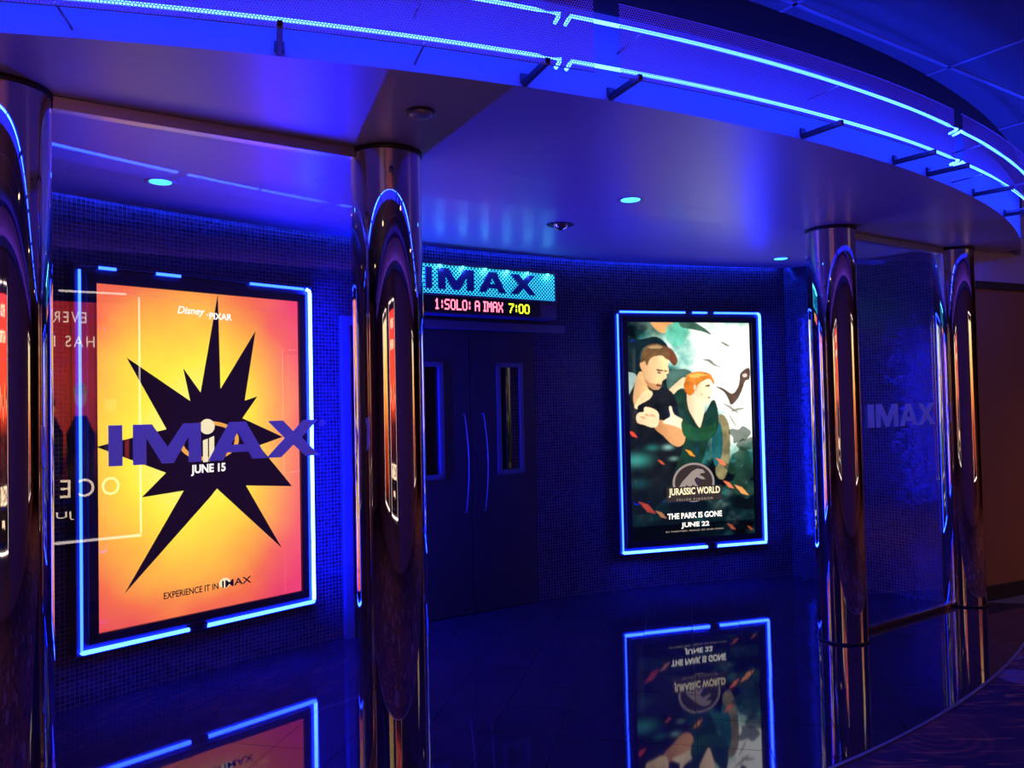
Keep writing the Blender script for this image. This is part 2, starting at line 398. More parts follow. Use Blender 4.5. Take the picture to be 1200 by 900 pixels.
# ------------------------------------------------------------------ walls
def curved_wall(name, pts, z0, z1, mat, zfun=None, back=.12):
    """vertical wall along plan points with running-length UVs; back: thickness away from the viewer (left of travel)"""
    bm = bmesh.new(); uvl = bm.loops.layers.uv.new('UVMap'); s = 0
    L = [0]
    for a, b in zip(pts, pts[1:]): L.append(L[-1] + math.dist(a, b))
    nn = []
    for i in range(len(pts)):
        a = pts[max(i-1, 0)]; b = pts[min(i+1, len(pts)-1)]; d = math.dist(a, b)
        nn.append((-(b[1]-a[1])/d*back, (b[0]-a[0])/d*back))
    lo = [bm.verts.new((*p, z0)) for p in pts]; hi = [bm.verts.new((*p, z1)) for p in pts]
    lb = [bm.verts.new((p[0]+n[0], p[1]+n[1], z0)) for p, n in zip(pts, nn)]; hb = [bm.verts.new((p[0]+n[0], p[1]+n[1], z1)) for p, n in zip(pts, nn)]
    def quad(vs, uvs):
        f = bm.faces.new(vs)
        for l, uv in zip(f.loops, uvs): l[uvl].uv = uv
    for i in range(len(pts)-1):
        a, b = L[i], L[i+1]
        quad((lo[i], lo[i+1], hi[i+1], hi[i]), ((a, z0), (b, z0), (b, z1), (a, z1)))
        quad((lb[i+1], lb[i], hb[i], hb[i+1]), ((b, z0), (a, z0), (a, z1), (b, z1)))
        quad((hi[i], hi[i+1], hb[i+1], hb[i]), ((a, 0), (b, 0), (b, .1), (a, .1)))
    quad((lo[0], hi[0], hb[0], lb[0]), ((0, z0), (0, z1), (.1, z1), (.1, z0)))
    quad((lo[-1], lb[-1], hb[-1], hi[-1]), ((0, z0), (.1, z0), (.1, z1), (0, z1)))
    me = bpy.data.meshes.new(name); bm.to_mesh(me); bm.free(); me.materials.append(mat)
    o = bpy.data.objects.new(name, me); COL.objects.link(o); o['kind'] = 'structure'; return o
# mosaic arc from the left end to the corner W1
psiR = math.degrees(math.atan2(W1[1]-CW[1], W1[0]-CW[0])); psiL = 153.5
pts = [wallpt(psiL + (psiR-psiL)*k/60) for k in range(61)]
MOSAIC_PTS = pts
curved_wall('wall_back', pts, 0, 2.96, M['mosaic'])
nseg = 10
curved_wall('wall_right', [(W1[0]+(W2[0]-W1[0])*k/nseg, W1[1]+(W2[1]-W1[1])*k/nseg) for k in range(nseg+1)], 0, 2.96, M['mosaic'])
# hallway wall beyond the last column: brown panelling, dark rail, mauve bulkhead above
HD = np.array([.907, .421]); H0 = np.array([3.33, 6.0])
def hp(t): return tuple(H0 + HD*t)
curved_wall('wall_hallway_right', [hp(0), hp(15)], 0, 2.46, M['hallwall'])
curved_wall('wall_bulkhead_right', [hp(0), hp(15)], 2.50, 3.263, M['upperwall'])
def rail(name, t0, t1, z0, z1, d, mat):
    bm = bmesh.new(); c = H0 + HD*(t0+t1)/2 + np.array([HD[1], -HD[0]])*(d/2-.01)
    add_box(bm, (*c, (z0+z1)/2), (t1-t0, d+.02, z1-z0), math.atan2(HD[1], HD[0]), .003); return struct(name, bm, mat)
rail('trim_2', .3, 15, 2.44, 2.50, .02, M['darktrim']); rail('baseboard_right', .3, 15, 0.004, .115, .018, M['darktrim'])
# left: wall from the mosaic end out along the hallway
LE = MOSAIC_PTS[0]
curved_wall('wall_left', [(-8.5, .2), (LE[0], LE[1])], 0, 3.263, M['hallwall'])
# wall opposite the entrance, behind the camera, and the hallway ends
a, b = sn(18, ZB), sn(-9, ZB)
OPP = curved_wall('wall_opposite', [a, b], 0, 3.263, M['hallwall'])
curved_wall('wall_hallway_end', [hp(14.5), sn(17.8, ZB)], 0, 3.263, M['hallwall'])
curved_wall('wall_hallway_left_end', [sn(-8.2, ZB), (-8.3, .3)], 0, 3.263, M['hallwall'])

# added shelf and hidden tube on the opposite wall, tinting the hallway blue-violet
def shelf():
    c = sn(1.5, ZB+.09)
    bm = bmesh.new(); add_box(bm, (*sn(1.5, ZB+.075), 2.93), (18.0, .15, .02), math.atan2(U[1], U[0]))
    add_box(bm, (*sn(1.5, ZB+.145), 2.965), (18.0, .012, .08), math.atan2(U[1], U[0])); struct('trim_4', bm, M['fascia'])
    t = thing('added_fill_tube', 'added violet fill tube, unseen, in a shelf along the wall behind the viewer', 'neon light', (*c, 2.965), math.atan2(U[1], U[0]))
    bm = bmesh.new(); add_tube(bm, [(-8.8, 0, 0), (8.8, 0, 0)], .012, 8); obj('glass_tube', bm, M['fill_glow'], t)
shelf()

# ------------------------------------------------------------------ canopy: soffit, inner ceiling, fascia, cove
FP = [-12 + 2*k for k in range(36)]               # -12..58 degrees
bm = bmesh.new()
top = []
arcpts = [arc(p, RF) for p in FP]
col_line = lambda p: p[0]*N[0] + p[1]*N[1]
front = [p for p in arcpts if col_line(p) < N0]
# ends where the arc crosses the column line
s0 = front[0][0]*U[0] + front[0][1]*U[1]; s1 = front[-1][0]*U[0] + front[-1][1]*U[1]
v = [bm.verts.new((*p, Z_SOF)) for p in front]
l = [bm.verts.new((*sn(p[0]*U[0]+p[1]*U[1], N0), Z_SOF)) for p in front]
for i in range(len(front)-1): bm.faces.new((v[i], v[i+1], l[i+1], l[i]))
r = bmesh.ops.extrude_face_region(bm, geom=bm.faces[:])
bmesh.ops.translate(bm, vec=(0, 0, .06), verts=[e for e in r['geom'] if isinstance(e, bmesh.types.BMVert)])
struct('ceiling_soffit', bm, M['soffit'])
# inner ceiling: from the column line back to a 6 cm light gap before the mosaic
def ray_to_wall(s):
    x0, y0 = sn(s, N0)
    lo, hi = 0., 8.
    def inside(p):
        if math.dist(p, CW) > RW - .06: return False
        # left of the right return wall
        d = (W2[0]-W1[0], W2[1]-W1[1]); L_ = math.hypot(*d)
        if ((p[0]-W1[0])*d[1] - (p[1]-W1[1])*d[0])/L_ > -0.06 and False: return False
        side = ((p[0]-W1[0])*(-d[1]) + (p[1]-W1[1])*d[0])/L_
        return side < -.005
    if not inside((x0, y0)): return None
    for _ in range(40):
        m = (lo+hi)/2
        if inside((x0+N[0]*m, y0+N[1]*m)): lo = m
        else: hi = m
    return (x0+N[0]*lo, y0+N[1]*lo)
bm = bmesh.new(); rowA = []; rowB = []
ss = np.linspace(-2.6, 6.15, 90); edge_pts = []
for s in ss:
    q = ray_to_wall(s)
    if q is None: continue
    edge_pts.append(q); p = sn(s, N0)
    rowA.append((bm.verts.new((*p, Z_SOF)), bm.verts.new((*p, 2.90)))); rowB.append((bm.verts.new((*q, ceil_z(*q))), bm.verts.new((*q, ceil_z(*q)+.02))))
for i in range(len(rowA)-1):
    bm.faces.new((rowA[i][0], rowA[i+1][0], rowB[i+1][0], rowB[i][0])); bm.faces.new((rowB[i][0], rowB[i+1][0], rowB[i+1][1], rowB[i][1]))
    bm.faces.new((rowB[i][1], rowB[i+1][1], rowA[i+1][1], rowA[i][1]))
struct('ceiling_entrance', bm, M['soffit'])
# soffit beyond the fourth column, out to the hallway wall
bm = bmesh.new()
poly = [sn(6.0, N0)] + [arc(p, RF) for p in np.arange(46, 60, 2)] + [hp(3.2), hp(1.5), hp(.06), W2, sn(6.0, N0+.35)]
bk = [sn(6.0, N0)] + [p for p in arcpts if p[0]*U[0]+p[1]*U[1] > 6.0 and col_line(p) >= N0 - .02]
bk = [sn(5.9, N0-.001)] + [front[-1]] + [p for p in arcpts if col_line(p) >= N0] + [arc(60, RF), hp(1.6), hp(0), (W2[0]-.02, W2[1]+.02), sn(5.9, N0+.4)]
f = bm.faces.new([bm.verts.new((*p, Z_SOF+.002)) for p in bk])
r = bmesh.ops.extrude_face_region(bm, geom=[f]); bmesh.ops.translate(bm, vec=(0, 0, .05), verts=[e for e in r['geom'] if isinstance(e, bmesh.types.BMVert)])
bmesh.ops.triangulate(bm, faces=bm.faces[:])
struct('ceiling_soffit_right', bm, M['soffit'])
# left side of the canopy
lf = front[0]
# fascia: pale lower band, black upper band
def arc_band(name, r0, r1, z0, z1, p0, p1, mat, step=1.):
    bm = bmesh.new(); n = max(2, int((p1-p0)/step)); rows = []
    for k in range(n+1):
        p = p0 + (p1-p0)*k/n
        rows.append([bm.verts.new((*arc(p, r), z)) for r, z in ((r1, z0), (r1, z1), (r0, z1), (r0, z0))])
    for A, B in zip(rows, rows[1:]):
        for k in range(4): bm.faces.new((A[k], B[k], B[(k+1) % 4], A[(k+1) % 4]))
    bm.faces.new(rows[0]); bm.faces.new(rows[-1][::-1])
    return struct(name, bm, mat)
arc_band('wall_fascia', RF-.04, RF, Z_SOF+.0005, 3.06, -14, 60, M['fascia'])
arc_band('trim_fascia', RF-.04, RF+.012, 3.06, Z_MAIN, -14, 60, M['blackpaint'])
# cove box above the gap so the LED stays hidden
bm = bmesh.new(); nP = []
for k, q in enumerate(edge_pts):
    d = np.array(q)-CW
    out_ = sn(q[0]*U[0]+q[1]*U[1], q[0]*N[0]+q[1]*N[1]+.14); in_ = sn(q[0]*U[0]+q[1]*U[1], q[0]*N[0]+q[1]*N[1]-.2)
    nP.append((bm.verts.new((*in_, 2.955)), bm.verts.new((*out_, 2.955))))
for A, B in zip(nP, nP[1:]): bm.faces.new((A[0], A[1], B[1], B[0]))
struct('ceiling_cove', bm, M['fascia'])
bm = bmesh.new()
wp = [wallpt(psiL + (psiR-psiL)*(k+.5)/60, RW-.028) for k in range(60)]
add_tube(bm, [(x, y, ceil_z(x, y)+.034) for x, y in wp], .007, 6)
o = obj('led_strip', bm, M['led']); tag(o, 'blue LED strip hidden in the gap along the top of the curved mosaic wall', 'light strip')

# ------------------------------------------------------------------ main hallway ceiling: lay-in tiles on a grid
bm = bmesh.new()
add_box(bm, (*sn(4, 3), Z_MAIN+.06), (34, 30, .08), math.atan2(U[1], U[0]))
ceiling = struct('ceiling', bm, M['blackpaint'])
TS, TM = 1.22, .61
rz = math.atan2(U[1], U[0])
for i in range(-8, 11):
    for j in range(-6, 9):
        s = 4.03 + (i+.5)*TS; m = 2.06 + (j+.5)*TM
        x, y = sn(s, m)
        if m < ZB + .1 or math.hypot(x-CF[0], y-CF[1]) < RF - .55: continue
        if np.dot(np.array([x, y])-H0, [-HD[1], HD[0]]) > .2 or y < -6 : continue
        bm = bmesh.new(); add_box(bm, (0, 0, .008), (TS-.022, TM-.022, .012), 0, .003)
        o = obj('ceiling_tile', bm, M['hallceil'], ceiling); o.location = (x, y, Z_MAIN); o.rotation_euler = (0, 0, rz)
bm = bmesh.new()
for i in range(-8, 12):
    add_box(bm, (*sn(4.03+i*TS, 1.2), Z_MAIN+.004), (.022, 9.6, .012), rz)
for j in range(-5, 9):
    add_box(bm, (*sn(4.03+1.22*1.5, 2.06+j*TM), Z_MAIN+.004), (TS*19, .022, .012), rz)
obj('grid_bars', bm, M['tbar'], ceiling)

# ------------------------------------------------------------------ columns
def column(s, label):
    x, y = sn(s, N0)
    t = thing('chrome_column', label, 'column', (x, y, 0), group='polished columns of the entrance')
    bm = bmesh.new(); add_lathe(bm, [(.155, .012), (.155, Z_SOF-.004)], 128); obj('shaft', bm, M['chrome'], t)
    bm = bmesh.new(); add_lathe(bm, [(.150, .009), (.160, .009), (.161, .018), (.156, .022)], 96); obj('base_ring', bm, M['ring'], t)
    bm = bmesh.new(); add_lathe(bm, [(.156, Z_SOF-.022), (.160, Z_SOF-.018), (.160, Z_SOF-.002), (.15, Z_SOF-.002)], 96); obj('top_ring', bm, M['ring'], t)
    return t
CS = [.005, 1.45, 4.677, 6.205]
column(CS[0], 'chrome column at the left edge of the picture, cut off by it')
column(CS[1], 'nearest fully visible chrome column, between the orange poster and the double doors')
column(CS[2], 'chrome column just right of the film poster with a man and woman')
column(CS[3], 'rightmost chrome column beside the brown hallway wall')

# ------------------------------------------------------------------ glass partitions with vinyl letters
def partition(s0, s1, label, spans, z0, z1):
    x, y = sn((s0+s1)/2, N0); hw = (s1-s0)/2
    t = thing('glass_partition', label, 'glass panel', (x, y, 0), rz)
    bm = bmesh.new(); add_box(bm, (0, 0, (.04+2.70)/2), (2*hw-.31, .010, 2.70-.036), 0); obj('pane', bm, M['glass'], t)
    bm = bmesh.new(); add_box(bm, (0, 0, 2.711), (2*hw-.312, .05, .046), 0, .003); obj('head_channel', bm, M['header'], t)
    bm = bmesh.new(); add_box(bm, (0, 0, .025), (2*hw-.324, .045, .032), 0, .004); obj('floor_track', bm, M['brass'], t)
    c = (s0+s1)/2
    imax(t, [(a-c, b-c) for a, b in spans], z0, z1, -.0055, M['vinyl'], name='vinyl_letter')
    return t, c
t, c = partition(CS[0], CS[1], 'clear glass panel with large blue lettering in front of the orange poster',
          [(.3324, .3783), (.4136, .6529), (.6774, .9043), (.9079-.005, 1.1232)], 1.409, 1.558)
bm = bmesh.new(); add_tube(bm, [(1.136-c + .011*math.cos(a), -.006, 1.543+.011*math.sin(a)) for a in np.linspace(0, 2*math.pi, 17)[:-1]], .002, 5, closed=True)
obj('registered_mark', bm, M['vinyl'], t)
text_obj('registered_mark_letter', 'R', 1.1325-c, 1.5375, .008, .011, -.0055, M['vinyl'], t)
partition(CS[2], CS[3], 'clear glass panel with small blue lettering between the two right columns',
          [(5.0279, 5.0984), (5.1248, 5.3938), (5.4153, 5.6437), (5.65, 5.8777)], 1.391, 1.552)

# ------------------------------------------------------------------ perforated fascia panels, brackets, neon tubes
def perf_panel(p0, p1, label, brackets, z0=2.735, z1=2.992):
    mid = (p0+p1)/2
    t = thing('perforated_panel', label, 'metal panel', (*arc(mid, RF+.2), z0), group='curved perforated panels over the entrance')
    ox, oy = arc(mid, RF+.2)
    bm = bmesh.new(); uvl = bm.loops.layers.uv.new('UVMap'); n = max(6, int((p1-p0)/.5)); rows = []
    R = RF + .2
    for k in range(n+1):
        p = p0+(p1-p0)*k/n; x, y = arc(p, R)
        rows.append((bm.verts.new((x-ox, y-oy, 0)), bm.verts.new((x-ox, y-oy, z1-z0)), math.radians(p)*R))
    for A, B in zip(rows, rows[1:]):
        f = bm.faces.new((A[0], B[0], B[1], A[1]))
        for l_, uv in zip(f.loops, ((A[2], 0), (B[2], 0), (B[2], z1-z0), (A[2], z1-z0))): l_[uvl].uv = uv
        f.smooth = True
    obj('perforated_sheet', bm, M['perf'], t)
    # folded hems along top and bottom
    for zz, nm in ((.0, 'bottom_hem'), (z1-z0, 'top_hem')):
        bm = bmesh.new(); q = []
        for k in range(n+1):
            p = p0+(p1-p0)*k/n; x, y = arc(p, R-.004); q.append((x-ox, y-oy, zz))
        add_tube(bm, q, .0022, 5); obj(nm, bm, M['fascia'], t)
    for b in brackets:
        bm = bmesh.new(); x, y = arc(b, RF+.1)
        add_box(bm, (x-ox, y-oy, .012), (.018, .2, .022), math.radians(b), .002)
        add_box(bm, (arc(b, RF+.006)[0]-ox, arc(b, RF+.006)[1]-oy, .028), (.032, .008, .034), math.radians(b))
        obj('bracket', bm, M['blackpaint'], t)
    return t
perf_panel(-9, 23.77, 'long perforated metal panel over the left glass and orange poster', [-6, -1, 5, 11, 16.94, 22.6])
perf_panel(24.45, 38.17, 'middle perforated metal panel above the doors and film poster', [25.0, 31.9, 36.8])
perf_panel(38.8, 55, 'right perforated metal panel at the far end of the canopy', [39.2, 43.6, 48.5])
def neon_arc(p0, p1, z, label, hooks=(True, True)):
    mid = (p0+p1)/2; ox, oy = arc(mid, RF+.15)
    t = thing('neon_tube', label, 'neon light', (ox, oy, z), group='blue neon tubes along the canopy')
    n = max(8, int((p1-p0)/.6)); q = []
    for k in range(n+1):
        x, y = arc(p0+(p1-p0)*k/n, RF+.15); q.append((x-ox, y-oy, 0))
    def hook(p):
        x, y = arc(p, RF+.11); return (x-ox, y-oy, -.012)
    x, y = arc(p0, RF+.13); 
    if hooks[0]: q = [hook(p0), (q[0][0]*.75+hook(p0)[0]*.25, q[0][1]*.75+hook(p0)[1]*.25, -.004)] + q
    if hooks[1]: q = q + [(q[-1][0]*.75+hook(p1)[0]*.25, q[-1][1]*.75+hook(p1)[1]*.25, -.004), hook(p1)]
    bm = bmesh.new(); add_tube(bm, q, .0068, 8); obj('glass_tube', bm, M['neon_f'], t)
    k = p0 + 1.9
    while k < p1:
        bm = bmesh.new(); a = arc(k, RF); b_ = arc(k, RF+.145)
        add_tube(bm, [(a[0]-ox, a[1]-oy, -.02), (b_[0]-ox, b_[1]-oy, -.014)], .0045, 6); obj('tube_support', bm, M['steel'], t); k += 7
for z, nm in ((2.782, 'lower'), (2.940, 'upper')):
    neon_arc(-10, 23.08, z, f'{nm} blue neon tube above the left glass and column', (False, True))
    neon_arc(23.35, 39.2, z, f'{nm} blue neon tube above the doors and film poster')
    neon_arc(39.5, 56, z, f'{nm} blue neon tube at the far right end of the canopy', (True, False))

# ------------------------------------------------------------------ poster cases
def rect_pts(x0, x1, z0, z1): return [(x0, z0), (x1, z0), (x1, z1), (x0, z1)]
def neon_case(label, BL, BR, z0, z1, top_segs, bottom_gap, neon, group, mount=.16, blocks=True):
    BL = np.array(BL); BR = np.array(BR); W = float(np.hypot(*(BR-BL))); r = (BR-BL)/W; n = np.array([-r[1], r[0]])
    c = (BL+BR)/2
    t = thing('poster_case', label, 'poster case', (c[0], c[1], 0), math.atan2(r[1], r[0]), group)
    h = W/2
    bm = bmesh.new(); add_box(bm, (0, .006+mount/2, (z0+z1)/2), (W+.05, mount-.0, z1-z0+.05), 0, .006); obj('case_body', bm, M['casebody'], t)
    bm = bmesh.new(); e = .035; fw = .05
    for a in ((0, z0+e+fw/2, W-2*e, fw), (0, z1-e-fw/2, W-2*e, fw)): add_box(bm, (a[0], -.004, a[1]), (a[2], .03, a[3]), 0, .003)
    for sx in (-1, 1): add_box(bm, (sx*(h-e-fw/2), -.004, (z0+z1)/2), (fw, .03, z1-z0-2*e), 0, .003)
    obj('front_frame', bm, M['casebody'], t)
    rr = .0105; y = -.012
    dim, mid_ = (M['neon_dim'], M['neon_mid']) if neon is not M['neon_w'] else (neon, neon)
    def tube(pts, radius=rr, mat=neon):
        bm = bmesh.new(); add_tube(bm, pts, radius, 8); obj('neon_tube', bm, mat, t)
    cr = .025
    gx0, gx1 = bottom_gap
    # left half: along the bottom, up the left side; right half the same
    tube([(gx0, y, z0), (-h+.004, y, z0), (-h, y, z0+.006)], rr*1.15, mid_)
    tube([(-h, y, z0+.012), (-h, y, z1-.02)], rr*.7, dim)
    tube([(gx1, y, z0), (h-.004, y, z0), (h, y, z0+.006)], rr*1.15, mid_)
    tube([(h, y, z0+.012), (h, y, z1-cr), (h-.005, y, z1-.008), (h-cr, y, z1)], rr*1.1)
    for a, b in top_segs: tube([(a, y, z1), (b, y, z1)], rr*.8, dim)
    # dark tube sections between the lit ones
    bm = bmesh.new(); add_tube(bm, [(-h+.01, y+.006, z1+.002), (h-.03, y+.006, z1+.002)], .006, 6)
    obj('blacked_out_tube', bm, M['casebody'], t)
    for bx in (gx0+.01, gx1-.01):
        bm = bmesh.new(); add_box(bm, (bx, -.004, z0+.004), (.03, .02, .022), 0, .003)
        obj('electrode_cap', bm, M['casebody'], t)
    bm = bmesh.new(); add_box(bm, (0, -.006, (z0+z1)/2), (W-2*e-2*fw+.01, .004, z1-z0-2*e-2*fw+.01)); obj('case_glass', bm, M['caseglass'], t)
    return t
def art_sheet(name, x0, x1, z0, z1, nx, nz, fn, mat, parent, y=.004):
    """printed sheet: a fine grid whose vertices carry the ink colours"""
    X, Zc = np.meshgrid(np.linspace(0, 1, nx), np.linspace(0, 1, nz))
    colr = fn(X, Zc)
    v = np.stack([x0+(x1-x0)*X, np.full_like(X, y), z0+(z1-z0)*Zc], -1).reshape(-1, 3)
    i = np.arange(nx*nz).reshape(nz, nx)
    q = np.stack([i[:-1, :-1], i[:-1, 1:], i[1:, 1:], i[1:, :-1]], -1).reshape(-1, 4)
    me = bpy.data.meshes.new(name)
    me.vertices.add(len(v)); me.vertices.foreach_set('co', v.ravel())
    me.loops.add(q.size); me.loops.foreach_set('vertex_index', q.ravel())
    me.polygons.add(len(q)); me.polygons.foreach_set('loop_start', np.arange(len(q))*4)
    me.update(calc_edges=True); me.validate()
    at = me.color_attributes.new('art', 'FLOAT_COLOR', 'POINT')
    at.data.foreach_set('color', np.concatenate([np.clip(colr, 0, 4).reshape(-1, 3), np.ones((nx*nz, 1))], 1).ravel())
    me.materials.append(mat); o = bpy.data.objects.new(name, me); COL.objects.link(o); o.parent = parent; return o
def lin(c): c = np.array(c, float)/255; return np.where(c <= .04045, c/12.92, ((c+.055)/1.055)**2.4)
def ramp(t, stops):
    out = np.zeros(t.shape+(3,))
    xs = [s[0] for s in stops]; cs = np.array([lin(s[1]) for s in stops])
    for k in range(3): out[..., k] = np.interp(t, xs, cs[:, k])
    return out
def vnoise(X, Y, sc, seed):
    rg = np.random.RandomState(seed); g = rg.rand(64, 64)
    x = X*sc; y = Y*sc; xi = np.floor(x).astype(int); yi = np.floor(y).astype(int); fx = x-xi; fy = y-yi
    fx = fx*fx*(3-2*fx); fy = fy*fy*(3-2*fy)
    a = g[yi % 64, xi % 64]; b = g[yi % 64, (xi+1) % 64]; c = g[(yi+1) % 64, xi % 64]; d = g[(yi+1) % 64, (xi+1) % 64]
    return (a*(1-fx)+b*fx)*(1-fy)+(c*(1-fx)+d*fx)*fy
def fbm(X, Y, sc, seed): return sum(vnoise(X, Y, sc*2**k, seed+k)/2**k for k in range(4))/1.875

# --- left case: orange sunburst poster
C1 = neon_case('large lit poster case with black sunburst on orange, behind the left glass', (-2.3194, 4.2065), (-1.3469, 5.2338), .333, 2.400,
     [(-.61, -.52), (-.30, -.16), (.28, .66)], (-.13, -.02), M['neon'], None)
def sunset(X, Y):
    # warm radial glow: yellow heart, orange, pink-red rim
    d = np.sqrt(((X-.42)/.62)**2 + ((Y-.53)/.52)**2) + (fbm(X*2, Y*3, 3, 5)-.5)*.16
    col = ramp(d, [(0, (255, 250, 150)), (.45, (252, 232, 70)), (.75, (250, 180, 70)), (1.0, (240, 110, 75)), (1.25, (222, 62, 90)), (1.6, (205, 45, 105))])
    pink = np.clip((X-.72)/.28, 0, 1)[..., None]
    return col*(1-.45*pink) + .45*pink*lin((245, 70, 140))
M['sun'] = attr_emit('lit_sunset_print', 1.5)
sheet = art_sheet('poster', -.632, .640, .415, 2.328, 90, 130, sunset, M['sun'], C1)
burst = [(0.074, 2.315), (0.084, 1.737), (0.32, 2.104), (0.241, 1.665), (0.327, 1.691), (0.224, 1.556), (0.501, 1.428), (0.332, 1.381), (0.563, 1.105), (0.242, 1.137), (0.483, 0.717), (0.055, 1.136), (0.014, 1.091), (-0.483, 0.605), (-0.147, 1.142), (-0.386, 1.126), (-0.249, 1.254), (-0.625, 1.423), (-0.244, 1.505), (-0.462, 1.913), (-0.103, 1.666), (-0.143, 1.859), (-0.04, 1.716)]
M['burst'] = emit('dark_print', (.012, .004, .022), 1.0)
bm = bmesh.new(); add_poly(bm, burst, .002, .0035); obj('sunburst_print', bm, M['burst'], sheet)
def ell(cx, cz, rx, rz_, n=40): return [(cx+rx*math.cos(2*math.pi*k/n), cz+rz_*math.sin(2*math.pi*k/n)) for k in range(n)]
M['amber'] = emit('lit_amber_print', (1, .45, .08), 1.2)
bm = bmesh.new(); add_poly(bm, ell(.012, 1.425, .187, .118), .0015, .0018); obj('logo_ring_print', bm, M['amber'], sheet)
bm = bmesh.new(); add_poly(bm, ell(.012, 1.425, .160, .095), .0010, .0014); obj('logo_field_print', bm, M['burst'], sheet)
bm = bmesh.new(); add_poly(bm, ell(-.002, 1.512, .046, .046, 28), .0004, .0008)
add_poly(bm, [(-.030, 1.30), (.000, 1.30), (.000, 1.44), (-.030, 1.43)], .0004, .0008); add_poly(bm, [(.008, 1.30), (.040, 1.325), (.040, 1.455), (.008, 1.442)], .0004, .0008)
obj('logo_letter_print', bm, M['cream'], sheet)
text_obj('studio_lettering', 'Disney', -.175, 2.168, .165, .058, .0008, M['white'], sheet, bold=.02, depth=.001, shear=.25)
text_obj('studio_lettering', 'PIXAR', .018, 2.160, .145, .040, .0008, M['white'], sheet, bold=.03, depth=.001)
text_obj('studio_dot', '·', .001, 2.18, .01, .01, .0008, M['white'], sheet, bold=.02, depth=.001)
text_obj('date_lettering', 'JUNE 15', -.105, 1.222, .215, .066, .0008, M['white'], sheet, bold=.035, depth=.001)
text_obj('tagline_lettering', 'EXPERIENCE IT IN', -.27, .532, .325, .038, .0008, M['burst'], sheet, bold=.012, depth=.001)
text_obj('tagline_lettering', 'IMAX', .080, .534, .19, .042, .0008, M['burst'], sheet, bold=.012, depth=.001)
bm = bmesh.new(); add_poly(bm, ell(.098, .561, .036, .030, 24), .002, .003); obj('tagline_emblem', bm, M['cream'], sheet)

